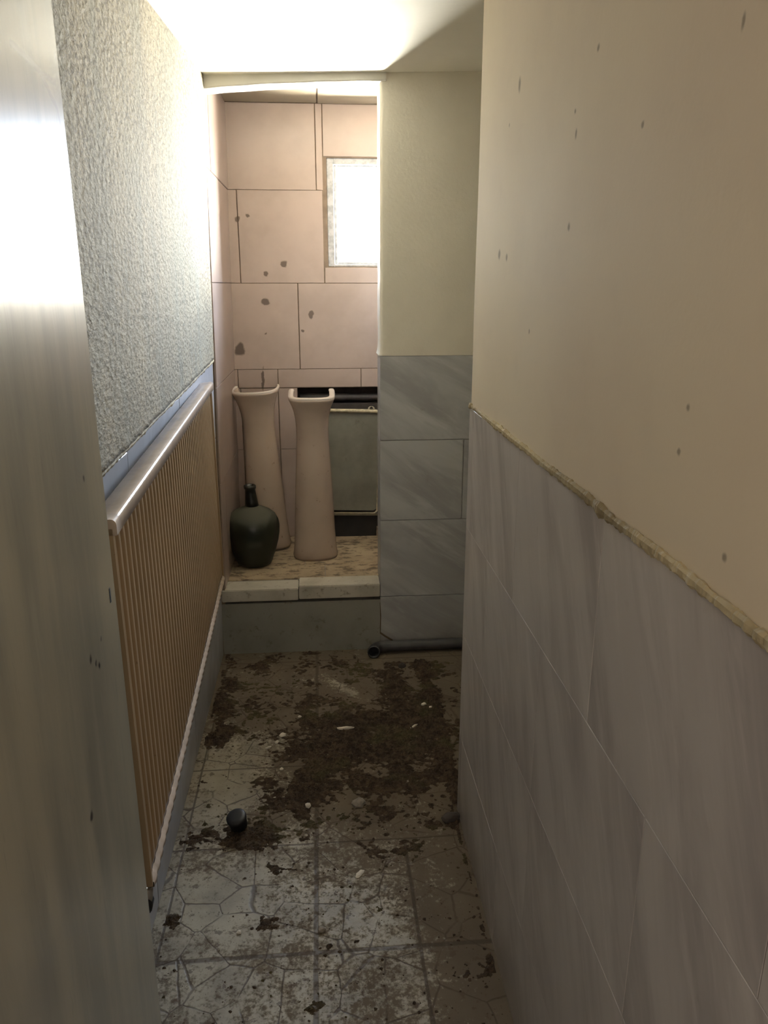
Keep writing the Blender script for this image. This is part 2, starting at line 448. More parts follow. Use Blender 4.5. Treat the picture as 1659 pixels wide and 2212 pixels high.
# ------------------------------------------------------------ pier wall beside the opening, back of the corridor
PX = .232; PD = .14
bm = bmesh.new(); box(bm, PX+.005, X1+.1, 2.990, 2.990+PD, 0, 2.6)
pier = struct(bmobj('wall_pier', bm, M_lgrout))
vs, fs = [], []; cols = []
prof = [(PX+.0, 2.990+PD+.003), (PX-.001, 2.990+PD-.02), (PX, 3.01), (PX+.001, 2.992), (PX+.005, 2.986)]+[(PX+.01+(X1-PX)*((k/14)**1.4), 2.984) for k in range(15)]
NZ = 90
for j in range(NZ+1):
    z = 1.241+(2.45-1.241)*j/NZ
    for q, (x, y) in enumerate(prof):
        e = .0018*noise.noise((x*5, z*14, 2)) if q < 5 else 0
        l = .006*math.exp(-j*1.0) if q < 4 else .001*math.exp(-j)
        vs.append((x-e-l, y+.0015*noise.noise((x*5, z*5, 9))-l*.5, z))
n = len(prof)
for j in range(NZ):
    for q in range(n-1): fs.append((j*n+q, j*n+q+1, (j+1)*n+q+1, (j+1)*n+q))
mesh('plaster_coat', vs, fs, M_pier, pier, True)
rects = []
for (z0, z1, cut) in ((0, .240, .80), (.240, .576, .80), (.576, .909, .567), (.909, 1.241, .60)):
    rects += [(PX-.003, cut, z0, z1), (cut, X1, z0, z1)]
tiles('marble_dado', rects, lambda u, v, d: (u, 2.990-d, v), M_marP, pier, gap=.0012, th=.007, bev=.0015)
tiles('marble_return', [(2.986, 2.990+PD, a, b) for a, b in ((.29, .576), (.576, .909), (.909, 1.241))],
      lambda u, v, d: (PX+.005-d, u, v), M_marP, pier, gap=.001, th=.007)
# chipped hairline at the foot of the pier
vs = []; fs = []
pts = [(PX-.004, .215), (PX-.001, .15), (PX-.003, .075), (PX+.018, .058), (PX+.045, .040), (PX+.062, .024)]
for i, (x, z) in enumerate(pts):
    w_ = .0035 if 0 < i < 5 else .0015
    vs += [(x-w_*.6, 2.9815, z-w_), (x+w_*.6, 2.9815, z+w_)]
for i in range(len(pts)-1): fs.append((2*i, 2*i+1, 2*i+3, 2*i+2))
mesh('mortar_crack', vs, fs, plain('brown_mortar', (.10, .075, .045), .9), pier)

# lintel over the opening
vs, fs = [], []; N = 60
for i in range(N+1):
    x = -.46+(.46+PX+.02)*i/N; zb = 2.152+.055*(x+.38)+.003*noise.noise((x*9, 2, 2))+.006*math.sin((x+.38)*5)
    for (y, z) in ((2.975, 2.30), (2.975, zb+.004), (2.979, zb), (3.075, zb+.002), (3.075, 2.30)): vs.append((x, y, z))
for i in range(N):
    for q in range(4): fs.append((i*5+q, i*5+q+1, (i+1)*5+q+1, (i+1)*5+q))
lt = struct(mesh('trim_1', vs, fs, mat_plaster('lintel_paint', (.62, .61, .57), (.55, .54, .50)), None, False))

# ------------------------------------------------------------ alcove
AY, AX1, ZS, AZ = 3.66, .78, .296, 2.252
def grid_wall(bm, xs, zs, holes, y0, y1):
    for a, b in zip(xs, xs[1:]):
        for c, d in zip(zs, zs[1:]):
            if any(h[0] <= a and b <= h[1] and h[2] <= c and d <= h[3] for h in holes): continue
            box(bm, a, b, y0, y1, c, d)
WIN = (.047, .475, 1.584, 2.039); REC = (-.112, .70, ZS, 1.035)
bm = bmesh.new()
grid_wall(bm, [-.6, REC[0], WIN[0], WIN[1], REC[1], AX1+.1], [0, ZS, REC[3], WIN[2], WIN[3], 2.6], [WIN, REC], AY+.004, AY+.14)
wb = struct(bmobj('wall_back', bm, M_grout))
R = [(-.50,-.001,1.905,2.252),(.001,.030,1.905,2.252),(.032,AX1,WIN[3]+.004,2.252),
     (-.50,-.352,1.511,1.905),(-.350,.027,1.511,1.905),(.030,WIN[1]+.003,1.511,WIN[2]-.004),(WIN[1]+.004,AX1,1.511,WIN[3]),
     (-.50,-.096,1.124,1.511),(-.094,.285,1.124,1.511),(.287,AX1,1.124,1.511),
     (-.50,-.388,REC[3]+.002,1.124),(-.386,-.201,REC[3]+.002,1.124),(-.199,.190,REC[3]+.002,1.124),(.192,AX1,REC[3]+.002,1.124),
     (-.50,-.378,.742,REC[3]),(-.376,-.203,.742,REC[3]),(-.201,REC[0],.742,REC[3]),
     (-.50,-.378,ZS,.742),(-.376,-.203,ZS,.742),(-.201,REC[0],ZS,.742)]
tiles('pink_tiles', R, lambda u, v, d: (u, AY+.004-d, v), M_pink, wb, gap=.001, th=.005, bev=.001)
# dark opening low in the back wall: lining, back and a grimy pipe across it
bm = bmesh.new()
box(bm, REC[0]-.02, REC[1]+.02, AY+.139, AY+.18, ZS-.02, REC[3]+.02)
bmobj('opening_back', bm, M_void, wb)
rr = [ring((REC[0]+.01+i*(REC[1]-REC[0]-.02)/20, AY+.06+.002*math.sin(i*2.1), .985-.008*i/20), .017+.0015*math.sin(i*1.7), 14, 'x') for i in range(21)]
loft('opening_pipe', rr, plain('grimy_metal', (.13, .115, .11), .5, .3), wb)
bm = bmesh.new(); box(bm, REC[0], REC[1], AY+.035, AY+.12, .925, .953)
bmobj('opening_ledge', bm, M_void, wb)
# window
t_frame = plain('weathered_window_paint', (.48, .49, .50), .6, var=.2, scale=40)
wnd = struct(bpy.data.objects.new('window_1', None)); COL.objects.link(wnd); wnd.location = ((WIN[0]+WIN[1])/2, AY+.05, WIN[2])
def wpart(name, boxes, mat):
    bm = bmesh.new()
    for b in boxes:
        box(bm, b[0]-wnd.location.x, b[1]-wnd.location.x, b[2]-wnd.location.y, b[3]-wnd.location.y, b[4]-wnd.location.z, b[5]-wnd.location.z)
    bmesh.ops.bevel(bm, geom=bm.edges[:], offset=.002, segments=1, affect='EDGES')
    return bmobj(name, bm, mat, wnd)
a, b, c, d = WIN
wpart('window_frame', [(a, a+.030, AY+.012, AY+.05, c, d), (b-.03, b, AY+.012, AY+.05, c, d), (a+.03, b-.03, AY+.012, AY+.05, d-.026, d), (a+.03, b-.03, AY+.012, AY+.05, c, c+.010)], t_frame)
wpart('window_sash', [(a+.031, a+.044, AY+.03, AY+.048, c+.011, d-.027), (b-.044, b-.031, AY+.03, AY+.048, c+.011, d-.027),
                      (a+.045, b-.045, AY+.03, AY+.048, d-.035, d-.027), (a+.045, b-.045, AY+.03, AY+.048, c+.011, c+.020)], t_frame)
g = bpy.data.materials.new('window_glass'); g.use_nodes = True; nt = g.node_tree
for x in list(nt.nodes): nt.nodes.remove(x)
o_ = nt.nodes.new('ShaderNodeOutputMaterial'); tr = nt.nodes.new('ShaderNodeBsdfTransparent'); gl = nt.nodes.new('ShaderNodeBsdfGlossy'); mx = nt.nodes.new('ShaderNodeMixShader')
gl.inputs['Roughness'].default_value = .1; mx.inputs[0].default_value = .06
tr.inputs[0].default_value = (.96, .97, .98, 1)
nt.links.new(tr.outputs[0], mx.inputs[1]); nt.links.new(gl.outputs[0], mx.inputs[2]); nt.links.new(mx.outputs[0], o_.inputs[0])
bm = bmesh.new(); L = wnd.location
box(bm, a+.04-L.x, b-.04-L.x, AY+.037-L.y, AY+.041-L.y, c+.012-L.z, d-.03-L.z)
bmobj('window_pane', bm, g, wnd)
# alcove side walls, ceiling, floor
def xa(z): return -.417+.0155*z
bm = bmesh.new(); hexa(bm, [(-.6,2.985,0),(xa(0)-.004,2.985,0),(xa(0)-.004,AY+.01,0),(-.6,AY+.01,0),(-.6,2.985,2.5),(xa(2.5)-.004,2.985,2.5),(xa(2.5)-.004,AY+.01,2.5),(-.6,AY+.01,2.5)])
wal = struct(bmobj('wall_alcove_left', bm, M_grout))
R = []
for z0, z1, cs in ((1.905, 2.252, [2.987, 3.10, 3.66]), (1.511, 1.905, [2.987, 3.30, 3.66]), (1.124, 1.511, [2.987, 3.10, 3.66]), (.742, 1.124, [2.987, 3.30, 3.66]), (ZS, .742, [2.987, 3.12, 3.66])):
    R += [(p_, q_, z0, z1) for p_, q_ in zip(cs, cs[1:])]
tiles('pink_tiles', R, lambda u, v, d: (xa(v)-.004+d, u, v), M_pink, wal, gap=.001, th=.005, bev=.0015, jit=.0015)
bm = bmesh.new(); box(bm, AX1, AX1+.1, 2.99, AY+.01, 0, 2.5)
war = struct(bmobj('wall_alcove_right', bm, M_pink))
bm = bmesh.new(); box(bm, -.6, AX1+.1, 3.07, AY+.14, AZ+.004, 2.6)
acl = struct(bmobj('ceiling_alcove', bm, M_grout))
tiles('ceiling_tiles', [(-.41, .009, 3.075, 3.655), (.012, .42, 3.075, 3.655), (.42, AX1, 3.075, 3.655)], lambda u, v, d: (u, v, AZ+.004-d), M_ctile, acl, gap=.0015, th=.005, jit=.002)
# raised alcove floor
t = NT('beige_floor_tile', .5)
cc = t.mix(t.rng(t.noise(8, 4), .35, .7), (.40, .32, .215), (.31, .245, .16))
wv = t.warp(.02, 20)
cc = t.mix(t.math('MULTIPLY', t.rng(t.noise(1, 5, .7, t.mapping((16, 34, 16), co=wv)), .49, .62), .9), cc, (.085, .06, .04))
t.color(cc); t.bump(t.noise(50, 3), .001, .4)
M_bt = t.m
bm = bmesh.new(); box(bm, -.45, PX+.003, 2.996, 3.13, 0, ZS-.075); box(bm, -.45, PX+.003, 3.0835, 3.13, ZS-.08, ZS-.006); box(bm, -.45, AX1, 3.13, AY+.14, 0, ZS-.006)
fa = struct(bmobj('floor_alcove', bm, M_lgrout))
R = []
for y0, y1, cs in ((3.085, 3.255, [-.45, .0, .45, AX1]), (3.255, 3.66, [-.45, -.09, .36, AX1]), (3.66, 3.80, [-.45, -.09, .36, AX1])):
    R += [(p_, q_, y0, y1) for p_, q_ in zip(cs, cs[1:])]
tiles('floor_tiles', R, lambda u, v, d: (u, v, ZS-.006+d), M_bt, fa, gap=.0015, th=.006)
# riser and marble nosing slabs of the step
t = NT('stained_step_marble', .4)
cc = t.mix(t.rng(t.noise(3, 5, .6), .35, .7), (.27, .27, .24), (.19, .19, .165))
cc = t.mix(t.math('MULTIPLY', t.rng(t.noise(30, 5, .7), .56, .72), .7), cc, (.13, .10, .07))
t.color(cc); M_step = t.m
t = NT('pale_nosing_marble', .28)
cc = t.mix(t.rng(t.noise(6, 5, .6), .35, .7), (.52, .50, .44), (.37, .355, .30))
cc = t.mix(t.math('MULTIPLY', t.rng(t.noise(30, 5, .7), .56, .70), .7), cc, (.16, .12, .08))
t.color(cc); M_nose = t.m
bm = bmesh.new(); box(bm, -.435, PX-.002, 2.984, 2.997, 0, .228)
st = struct(bmobj('trim_2', bm, M_step))
for nm, x0, x1, z0, z1 in (('step_slab', -.43, -.114, .238, .290), ('step_slab', -.111, PX-.004, .242, .300)):
    bm = bmesh.new(); box(bm, x0, x1, 2.979, 3.083, z0, z1)
    bmesh.ops.bevel(bm, geom=bm.edges[:], offset=.003, segments=2, affect='EDGES')
    bmobj(nm, bm, M_nose, st)

# recess to the right, behind the right wall, and closing walls
bm = bmesh.new(); box(bm, X1, X1+.1, 1.7, 3.13, 0, 2.6); struct(bmobj('wall_recess', bm, M_pier))
bm = bmesh.new(); box(bm, .52, X1+.1, 1.80, 1.90, 0, 2.6); struct(bmobj('wall_recess_front', bm, M_pier))
bm = bmesh.new(); box(bm, -.6, .52, YB-.1, YB, 0, 2.6); struct(bmobj('wall_rear', bm, M_pier))

# ------------------------------------------------------------ door leaf, open against the left wall
d1 = bpy.data.objects.new('door_1', None); COL.objects.link(d1); struct(d1)
d1.location = (-.316, 1.10, 0); d1.rotation_euler = (0, 0, math.radians(3.55))
NYd, NZd = 60, 40
bm = bmesh.new(); LW, LH, LT = .82, 1.985, .04
box(bm, -LT, 0, -LW, 0, .012, LH)
bmesh.ops.bevel(bm, geom=[e for e in bm.edges if abs((e.verts[0].co-e.verts[1].co).z) > .5], offset=.003, segments=2, affect='EDGES')
bmobj('door_leaf', bm, M_door, d1)
bm = bmesh.new()
box(bm, -.002, .0006, -.040, -.034, 1.056, 1.078)
bmobj('keyhole', bm, plain('keyhole_black', (.01, .01, .01), .9), d1)

# ------------------------------------------------------------ radiator
def mat_rad():
    t = NT('beige_radiator_enamel', .30, .5)
    c = t.mix(t.rng(t.noise(4, 4), .35, .7), (.36, .255, .148), (.315, .225, .13))
    c = t.mix(t.math('MULTIPLY', t.rng(t.noise(60, 4, .7), .66, .74), .5), c, (.14, .08, .04))
    t.color(c); return t.m
M_rad = mat_rad()
M_radt = plain('pale_cream_enamel', (.46, .37, .30), .22, var=.08)
M_gal = plain('dull_chrome', (.55, .53, .50), .35, .8)
M_blk = plain('black_plastic', (.012, .012, .013), .45)
rad = bpy.data.objects.new('radiator', None); COL.objects.link(rad)
tag(rad, 'long beige ribbed panel radiator on the left wall beside the open door', 'radiator')
A = Vector((-.333, 1.20, .430)); B = Vector((-.372, 2.67, .468)); ux = (B-A).normalized(); LR = (B-A).length
uz = Vector((0, 0, 1)) - ux*ux.z; uz.normalize(); uy = uz.cross(ux)       # uy points to the wall side
if uy.x > 0: uy = -uy
# keep a right-handed frame: columns ux, -uy(front)...
RM = Matrix((ux, uy, uz)).transposed().to_4x4()
RM.translation = A
rad.matrix_world = RM
HR = .715; NR = 44; pitch = LR/NR
def prof_pt(k, m_=10):
    return k
vs, fs = [], []
S = 10; n = NR*S+1
def rib(u):
    p = (u/pitch) % 1.0
    return .0052*(1-sst(.0, .22, abs(p-.5)-.16))
zl = [0.0, .012, .020, .040, .065, HR-.085, HR-.060, HR-.035, HR-.022, HR-.002]
amp = [.25, .35, .9, 1, 1, 1, 1, .9, .0, .0]
for z, am in zip(zl, amp):
    for i in range(n):
        u = LR*i/(n-1); endf = sst(0, .02, u)*sst(LR, LR-.02, u)
        vs.append((u, .012-rib(u)*am*endf-(.003 if z > .01 else .0), z))
for j in range(len(zl)-1):
    for i in range(n-1): fs.append((j*n+i, j*n+i+1, (j+1)*n+i+1, (j+1)*n+i))
o = mesh('front_panel', vs, fs, M_rad, rad, True)
vs, fs = [], []
for i in range(n):     # scalloped lower lip
    u = LR*i/(n-1); r = rib(u)
    for (yy_, zz_) in ((.006-r*.25, .010), (-.002-r*.3, .004), (-.002-r*.3, -.006), (.012, -.009)): vs.append((u, yy_, zz_))
for i in range(n-1):
    for q in range(3): fs.append((i*4+q, i*4+q+1, (i+1)*4+q+1, (i+1)*4+q))
mesh('lower_lip', vs, fs, M_radt, rad, True)  # paler enamel puts the light the lip catches into its colour
bm = bmesh.new(); box(bm, .002, LR-.002, .014, .030, 0, HR-.01); bmobj('back_panel', bm, M_rad, rad)
# top cover with rolled front edge
pr = [(.036, HR-.012), (.036, HR), (.006, HR+.004)]
for k in range(7):
    a_ = math.pi/2+k*(math.pi/2)/6; pr.append((.002+.009*math.cos(a_), HR-.005+.009*math.sin(a_)))
pr += [(-.007, HR-.022), (-.001, HR-.024)]
vs = []; fs = []
NN = 40
for i in range(NN+1):
    u = -.006+(LR+.012)*i/NN
    for q in pr: vs.append((u, q[0], q[1]))
m = len(pr)
for i in range(NN):
    for q in range(m-1): fs.append((i*m+q, i*m+q+1, (i+1)*m+q+1, (i+1)*m+q))
fs += [tuple(range(m)), tuple(range(NN*m, NN*m+m))]
o = mesh('top_cover', vs, fs, M_radt, rad, False)
for pp in o.data.polygons: pp.use_smooth = len(pp.vertices) == 4
bm = bmesh.new(); box(bm, -.006, .001, .0, .034, 0, HR-.012); bmobj('side_cover', bm, M_rad, rad)
bm = bmesh.new(); box(bm, LR-.001, LR+.006, .0, .034, 0, HR-.012); bmobj('side_cover', bm, M_rad, rad)
def rl(name, rings, mat, par=rad): return loft(name, rings, mat, par)
rl('vent_plug', [ring((x_, .02, HR-.045), r_, 12, 'x') for x_, r_ in ((.0, .010), (-.012, .010), (-.013, .007), (-.022, .007))], M_gal)
rl('end_plug', [ring((LR+x_, .014, HR-.020), r_, 12, 'x') for x_, r_ in ((.0, .008), (.014, .008), (.015, .006), (.019, .005))], M_radt)
v_ = rl('valve', [ring((x_, .016, -.018+.0*x_), r_, 14, 'x') for x_, r_ in ((.030, .010), (.012, .012), (-.004, .0155), (-.018, .0155))], M_gal)
rl('valve_cap', [ring((x_, .016, -.030), r_, 16, 'x') for x_, r_ in ((-.002, .010), (-.004, .016), (-.026, .016), (-.028, .012))], M_blk, v_)

# ------------------------------------------------------------ pedestals
def mat_cer(name, a_, b_):
    t = NT(name, .22, .5)
    c = t.mix(t.rng(t.noise(3, 4), .35, .7), a_, b_)
    c = t.mix(t.math('MULTIPLY', t.rng(t.noise(24, 5, .75), .64, .72), .75), c, (.13, .085, .06))
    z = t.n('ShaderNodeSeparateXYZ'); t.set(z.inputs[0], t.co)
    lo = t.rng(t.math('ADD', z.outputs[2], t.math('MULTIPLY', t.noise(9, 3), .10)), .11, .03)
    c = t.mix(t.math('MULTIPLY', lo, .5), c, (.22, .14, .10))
    t.color(c); return t.m
PROF = [(0, .101), (.012, .103), (.028, .100), (.06, .0965), (.13, .092), (.22, .0885), (.32, .084), (.42, .0785), (.50, .0740), (.56, .0715), (.60, .0715), (.64, .0745), (.67, .080), (.695, .088), (.714, .0965), (.724, .101), (.732, .1025)]
def uline(hw, dep, nn, m_=34, amax=2.02):
    out = []
    for i in range(m_+1):
        a_ = -amax+2*amax*i/m_
        sx, cy = math.sin(a_), math.cos(a_)
        out.append((hw*math.copysign(abs(sx)**(2/nn), sx), -dep*math.copysign(abs(cy)**(2/nn), cy)))
    return out
def pedestal(name, mat, rimmat, rim=.025, nn_top=4.2, top_scale=1.0, depth=1.0):
    root = bpy.data.objects.new(name, None); COL.objects.link(root)
    outer, inner = [], []
    for z, w_ in PROF:
        k = sst(.55, .73, z); ws = w_*(1+(top_scale-1)*k)
        nn = 2.3+(nn_top-2.3)*k; dep = (.088*(w_/.1)*(1-.0*k))*depth
        th = .010+(.004)*k
        outer.append([(x_, y_, z+k*.19*(y_+dep)) for x_, y_ in uline(ws, dep, nn)])
        inner.append([(x_, y_, z+k*.19*(y_+dep)) for x_, y_ in uline(ws-th, dep-th, nn)])
    n_ = len(outer[0]); vs, fs = [], []
    loop = [o_+i_[::-1] for o_, i_ in zip(outer, inner)]
    for l_ in loop: vs += l_
    m_ = 2*n_
    for j in range(len(loop)-1):
        for q in range(m_): fs.append((j*m_+q, j*m_+(q+1) % m_, (j+1)*m_+(q+1) % m_, (j+1)*m_+q))
    for base in (0, (len(loop)-1)*m_):
        for q in range(n_-1): fs.append((base+q, base+q+1, base+m_-2-q, base+m_-1-q))
    b_ = mesh('column_body', vs, fs, mat, root, True)
    bm = bmesh.new(); bm.from_mesh(b_.data); bmesh.ops.recalc_face_normals(bm, faces=bm.faces); bm.to_mesh(b_.data); bm.free()
    # rounded rim following the same U
    zt, wt = PROF[-1]; wt *= top_scale; dep = .088*(PROF[-1][1]/.1)*depth
    path = uline(wt-rim/2, dep-rim/2, nn_top, 40)
    rings = []
    for i, (x_, y_) in enumerate(path):
        p0 = Vector((*path[max(0, i-1)], 0)); p1 = Vector((*path[min(len(path)-1, i+1)], 0))
        tg = (p1-p0).normalized(); nr = Vector((tg.y, -tg.x, 0))
        e_ = 1.0
        if i in (0, len(path)-1): e_ = .7
        rings.append([tuple(Vector((x_, y_, zt+.001+.19*(y_+dep)))+nr*(rim/2*e_*math.copysign(abs(math.cos(q*math.pi/6))**.7, math.cos(q*math.pi/6)))+Vector((0, 0, .0075*e_*math.copysign(abs(math.sin(q*math.pi/6))**.8, math.sin(q*math.pi/6))))) for q in range(12)])
    loft('rim', rings, rimmat, root)
    return root
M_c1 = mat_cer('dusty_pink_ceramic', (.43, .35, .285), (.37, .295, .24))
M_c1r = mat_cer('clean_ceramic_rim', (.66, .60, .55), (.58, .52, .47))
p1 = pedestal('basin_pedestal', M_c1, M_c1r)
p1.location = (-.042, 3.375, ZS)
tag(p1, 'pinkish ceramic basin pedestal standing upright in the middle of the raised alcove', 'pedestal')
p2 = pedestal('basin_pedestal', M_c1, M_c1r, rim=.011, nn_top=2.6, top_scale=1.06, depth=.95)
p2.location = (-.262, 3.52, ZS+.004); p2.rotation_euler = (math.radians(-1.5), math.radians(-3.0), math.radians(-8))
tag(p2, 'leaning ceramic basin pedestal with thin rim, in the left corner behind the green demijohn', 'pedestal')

# ------------------------------------------------------------ demijohn
t = NT('dusty_green_glass', .35, .5)
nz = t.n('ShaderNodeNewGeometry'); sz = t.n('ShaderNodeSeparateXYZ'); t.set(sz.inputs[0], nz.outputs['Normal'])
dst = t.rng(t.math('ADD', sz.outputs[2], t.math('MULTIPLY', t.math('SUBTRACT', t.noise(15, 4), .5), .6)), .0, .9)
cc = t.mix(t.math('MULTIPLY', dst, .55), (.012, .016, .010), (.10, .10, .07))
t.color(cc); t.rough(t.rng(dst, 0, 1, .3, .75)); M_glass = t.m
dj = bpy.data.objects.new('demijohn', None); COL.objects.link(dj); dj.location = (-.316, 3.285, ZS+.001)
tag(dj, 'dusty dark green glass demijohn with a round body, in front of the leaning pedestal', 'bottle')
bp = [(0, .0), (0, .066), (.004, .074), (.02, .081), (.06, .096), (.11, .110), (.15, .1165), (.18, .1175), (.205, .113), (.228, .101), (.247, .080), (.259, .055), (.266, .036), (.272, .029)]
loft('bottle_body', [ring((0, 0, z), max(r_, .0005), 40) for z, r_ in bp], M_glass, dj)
npf = [(.268, .0305), (.29, .0275), (.33, .0235), (.348, .0225), (.350, .0265), (.362, .0270), (.365, .0225), (.364, .016), (.34, .015)]
nk = loft('bottle_neck', [ring((-.006*(z-.27)/.1, 0, z), r_, 24) for z, r_ in npf], plain('black_green_glass', (.010, .012, .009), .4), dj)
nk['label'] = 'blackened glass neck with a lip'

# ------------------------------------------------------------ panel with cream rim in the opening
pn = bpy.data.objects.new('panel', None); COL.objects.link(pn); pn.location = (.085, 3.635, ZS)
pn.rotation_euler = (0, math.radians(1.6), 0)
tag(pn, 'grey-green panel with worn cream rim and hanging lug, in the dark opening behind the pedestals', 'panel')
def rrect(hw, z0, z1, r, y, k=6):
    out = []
    for cx_, cz_, a0 in ((hw-r, z1-r, 0), (-hw+r, z1-r, 90), (-hw+r, z0+r, 180), (hw-r, z0+r, 270)):
        for i in range(k+1):
            a_ = math.radians(a0+90*i/k); out.append((cx_+r*math.cos(a_), y, cz_+r*math.sin(a_)))
    return out
HW = .187; ZT = .640; ZL = .125
t = NT('stained_grey_enamel', .45); cc = t.mix(t.rng(t.noise(5, 5, .6), .35, .7), (.20, .20, .16), (.135, .13, .10))
cc = t.mix(t.math('MULTIPLY', t.rng(t.noise(22, 4, .7), .6, .75), .6), cc, (.09, .075, .05)); t.color(cc)
loft('panel_sheet', [rrect(HW-.012, ZL+.01, ZT-.012, .022, .012), rrect(HW-.014, ZL+.012, ZT-.014, .022, .002)], t.m, pn, sm=False)
loft('panel_rim', [rrect(HW-.016, ZL, ZT-.018, .020, .004), rrect(HW-.012, ZL, ZT-.012, .024, -.010), rrect(HW-.003, ZL, ZT-.003, .030, -.012), rrect(HW, ZL, ZT, .032, -.004), rrect(HW, ZL, ZT, .032, .014)],
     plain('worn_cream_enamel', (.58, .52, .36), .4, var=.25, scale=40), pn, cap0=False, cap1=False)
lg = []
for i in range(17):
    a_ = math.radians(-20+220*i/16); lg.append(ring((.135+.012*math.cos(a_), -.002, ZT+.004+.012*math.sin(a_)), .0042, 8, 'z'))
loft('hanging_lug', lg, plain('cream_lug', (.66, .60, .46), .4), pn)
bm = bmesh.new(); box(bm, -HW+.01, HW-.005, -.006, .012, ZL-.012, ZL-.001); bmobj('bottom_edge', bm, plain('tarnished_strip', (.30, .28, .22), .35, .5), pn)
bm = bmesh.new(); box(bm, -HW+.012, HW-.012, .002, .03, .001, ZL-.012)
bmobj('panel_base', bm, plain('near_black', (.018, .016, .014), .8), pn)  # near-black box filling the gap below the panel

# ------------------------------------------------------------ pipe on the floor at the pier
path = [(.82, 2.952, .030), (.60, 2.950, .029), (.40, 2.949, .0285), (.255, 2.947, .028)]
for k in range(1, 7):
    a_ = k*math.pi/2/6; path.append((.240-.045*math.sin(a_), 2.947-.045*(1-math.cos(a_)), .028))
path.append((.195, 2.893, .0285))
rings = []
def tube_ring(i, r_):
    p0 = Vector(path[max(0, i-1)]); p1 = Vector(path[min(len(path)-1, i+1)]); tg = (p1-p0).normalized()
    sd = tg.cross(Vector((0, 0, 1))).normalized(); u2 = sd.cross(tg); c_ = Vector(path[i])
    return [tuple(c_+sd*r_*math.cos(q*math.pi/14)+u2*r_*math.sin(q*math.pi/14)) for q in range(28)]
n_ = len(path)
for i in range(n_): rings.append(tube_ring(i, .0225 if i < n_-2 else .0262))
rings += [tube_ring(n_-1, .0225)]+[tube_ring(i, .0205) for i in range(n_-2, 5, -1)]
o = loft('drain_pipe', rings, plain('grey_plastic_pipe', (.060, .060, .064), .4), cap0=True, cap1=False)
tag(o, 'dark grey plastic drain pipe with an elbow end, lying along the foot of the pier', 'pipe')

# ------------------------------------------------------------ black cap on the floor
ringsc = [ring((0, 0, z), r_, 28) for z, r_ in ((.0, .021), (.003, .024), (.03, .0265), (.034, .0285), (.042, .0285), (.0445, .026), (.0450, .015), (.0450, .002))]
o = loft('pipe_cap', ringsc, M_blk); o.location = (-.262, 1.875, .012); o.rotation_euler = (math.radians(14), math.radians(-10), 0)
tag(o, 'round black plastic pipe cap lying in dirt on the floor tiles', 'cap')

# ------------------------------------------------------------ loose dirt (uncountable)
t = NT('loose_dark_soil', .95, .2)
cc = t.mix(t.rng(t.noise(40, 5, .7), .35, .65), (.085, .060, .040), (.034, .025, .018))
cc = t.mix(t.math('MULTIPLY', t.rng(t.noise(5, 3), .5, .65), .4), cc, (.10, .095, .04))
t.color(cc); t.bump(t.noise(120, 4, .7), .004, 1); M_dirt = t.m
def thick(x, y):
    h = 0
    h += 1.0*math.exp(-((x-.02)/.20)**2-((y-2.30)/.18)**2)
    h += .9*math.exp(-((x-.26)/.14)**2-((y-2.35)/.28)**2)
    h += 1.05*math.exp(-((x+.255)/.085)**2-((y-1.84)/.055)**2)
    h += .8*math.exp(-((x+.15)/.10)**2-((y-2.02)/.10)**2)
    h += .8*math.exp(-((x+.38)/.04)**2-((y-2.45)/.30)**2)
    h += .9*math.exp(-((x-.385)/.03)**2)
    h += .75*math.exp(-((x+.39)/.018)**2-((y-1.56)/.025)**2)
    h += .55*math.exp(-((x+.19)/.05)**2-((y-1.53)/.025)**2)
    h += .35*math.exp(-((x-.05)/.3)**2-((y-2.0)/.2)**2)+.28*sst(2.3,2.6,y)-.5*math.exp(-((x+.31)/.09)**2-((y-2.12)/.17)**2)-.25*sst(1.75,1.65,y)
    h -= .8*math.exp(-(((x-.12)+(y-2.55)*.75)/.05)**2-((y-2.58)/.16)**2)
    return h-.44+1.5*fbm(x, y, 1, 5, 10)+1.0*fbm(x, y*1.3, 4, 3, 48)
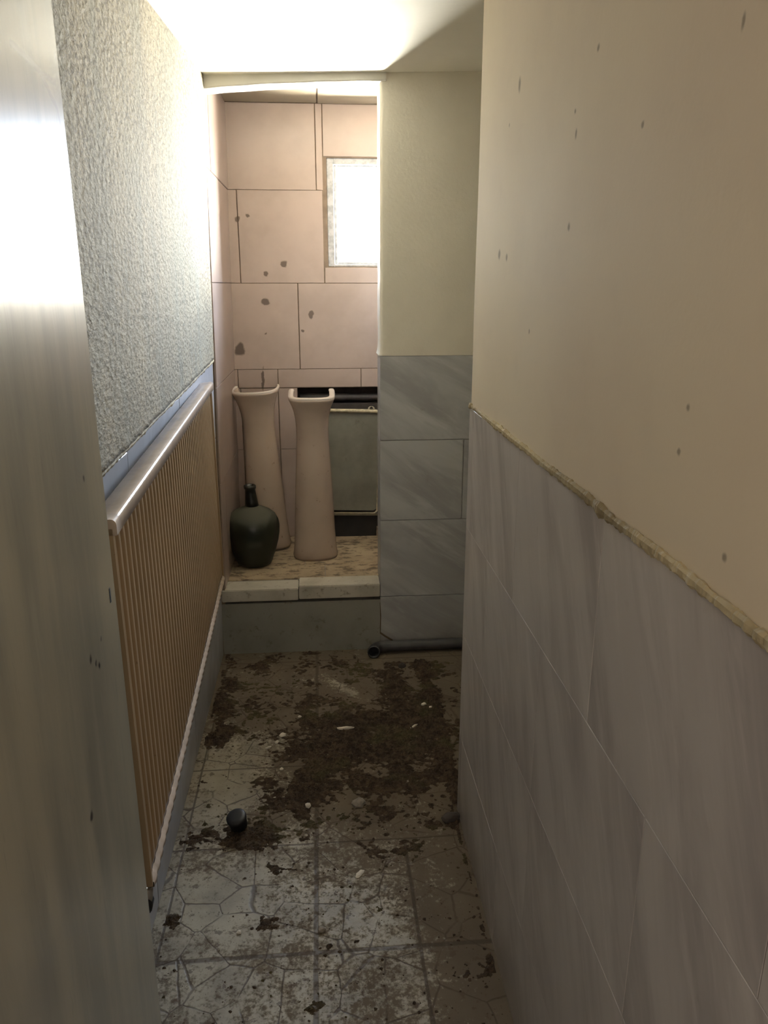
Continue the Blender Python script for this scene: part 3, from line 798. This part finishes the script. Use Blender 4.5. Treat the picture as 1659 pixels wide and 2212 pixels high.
def build_dirt():
    st_ = .0038; nx = int(.95/st_); ny = int(1.95/st_); idx = {}; vs = []; fs = []; H = {}
    for j in range(ny+1):
        for i in range(nx+1):
            x = -.425+i*st_; y = 1.02+j*st_
            if (y > 1.93 or x < .368) and not (y > 2.85 and x > .13): H[i, j] = thick(x, y)
            else: H[i, j] = -1
    def vid(i, j):
        if (i, j) not in idx:
            x = -.425+i*st_; y = 1.02+j*st_; h = H[i, j]
            z = -.0008 if h < 0 else .0005+min(.011, .016*h)*(.7+.6*random.random())
            idx[i, j] = len(vs); vs.append((x+random.uniform(-.0016, .0016), y+random.uniform(-.0016, .0016), z))
        return idx[i, j]
    for j in range(ny):
        for i in range(nx):
            q = [(i, j), (i+1, j), (i+1, j+1), (i, j+1)]
            if sum(H[k_] > 0 for k_ in q) >= 2 and min(H[k_] for k_ in q) > -.9: fs.append([vid(*k_) for k_ in q])
    # crumbs
    for _ in range(2200):
        x = random.uniform(-.425, .37); y = 1.1+1.75*random.random()
        if random.random() > .25+.9*film(x, y) or (H.get((int((x+.425)/st_), int((y-1.02)/st_)), 0) < -.75 and random.random() < .75): continue
        r_ = random.choice((.0010, .0013, .0016, .002, .003, .005)); k = len(vs)
        j_ = [random.uniform(.55, 1.25)*r_ for _q in range(6)]; pts = [(j_[q]*math.cos(q*1.047), j_[q]*math.sin(q*1.047), 0) for q in range(6)]+[(0, 0, r_*.6)]
        a_ = random.random()*6.28; ca, sa = math.cos(a_), math.sin(a_)
        for p_ in pts: vs.append((x+p_[0]*ca-p_[1]*sa, y+p_[0]*sa+p_[1]*ca, p_[2]+.0005))
        fs += [(k+q, k+(q+1) % 6, k+6) for q in range(6)]
    o = mesh('loose_soil', vs, fs, M_dirt, None, False)
    tag(o, 'dark loose soil and crumbs spread over the corridor floor tiles', 'soil'); o['kind'] = 'stuff'
build_dirt()

# ------------------------------------------------------------ chips and splinters, one object each
M_chip = plain('white_plaster_chip', (.62, .58, .50), .8, var=.12, scale=60)
def chip(name, x, y, sx, sy, sz, rot, label, cat, mat=M_chip, z0=None, seed=0):
    bm = bmesh.new(); bmesh.ops.create_icosphere(bm, subdivisions=2, radius=1)
    for v in bm.verts:
        q = v.co.normalized(); f_ = 1+.35*noise.noise(q*1.7+Vector((seed*3.1, 0, 0)))
        v.co = Vector((q.x*sx*f_, q.y*sy*f_, max(-.6, q.z)*sz*f_))
    o = bmobj(name, bm, mat); h = max(0, min(.011, .016*thick(x, y))) if z0 is None else z0
    o.location = (x, y, h+sz*.55); o.rotation_euler = (0, 0, rot)
    return tag(o, label, cat, None)
CH_ = [
 ('wood_splinter', .056, 2.355, .034, .006, .005, .05, 'long pale splinter lying across the dark soil in the middle of the floor', 'splinter'),
 ('plaster_chip', .353, 2.494, .011, .007, .005, .2, 'white plaster chip on the dark soil near the end of the right wall', 'chip'),
 ('plaster_chip', .375, 2.47, .006, .006, .004, .2, 'tiny white plaster chip just in front of the right wall end', 'chip'),
 ('wood_splinter', .300, 2.355, .018, .004, .004, .7, 'short pale splinter on the soil, right of the long splinter', 'splinter'),
 ('plaster_chip', -.160, 2.345, .012, .010, .007, .4, 'largest white chip of the small cluster left of the long splinter', 'chip'),
 ('plaster_chip', -.178, 2.305, .009, .006, .005, 1.0, 'flat white chip in the cluster, at the edge of the soil', 'chip'),
 ('plaster_chip', -.205, 2.275, .013, .004, .004, .6, 'thin white sliver below the cluster of chips', 'chip'),
 ('plaster_chip', -.068, 1.952, .0085, .0085, .008, 0, 'round white pebble-like chip in the middle of the floor', 'chip'),
 ('plaster_chip', -.104, 2.46, .006, .005, .005, 0, 'small white crumb beyond the cluster of chips', 'chip'),
 ('plaster_chip', -.155, 2.15, .007, .006, .005, .5, 'small cream chip at the left edge of the thick soil', 'chip'),
 ('plaster_chip', .072, 1.672, .017, .008, .004, .9, 'bright rectangular white flake on the pale tile right of the centre joint', 'chip'),
 ('plaster_chip', -.228, 1.505, .006, .006, .004, 0, 'little white chip on the brown smear near the left tiles', 'chip'),
]
for i, c_ in enumerate(CH_): chip(*c_, seed=i+1)
M_stone = plain('grey_rubble', (.25, .225, .19), .9, scale=60)
chip('rubble_lump', .085, 1.955, .020, .017, .014, .3, 'grey-brown rubble lump beside the round white chip', 'rubble', M_stone, seed=20)
chip('rubble_lump', -.028, 1.495, .010, .009, .007, .3, 'small tan rubble lump on the centre tile joint', 'rubble', M_stone, seed=21)
chip('rubble_lump', .350, 1.865, .030, .018, .016, .2, 'dark rubble lump against the foot of the right wall', 'rubble', M_void, seed=22)
chip('rubble_lump', .305, 2.81, .017, .012, .012, .2, 'dark rubble lump on the floor in front of the drain pipe', 'rubble', M_void, seed=23)
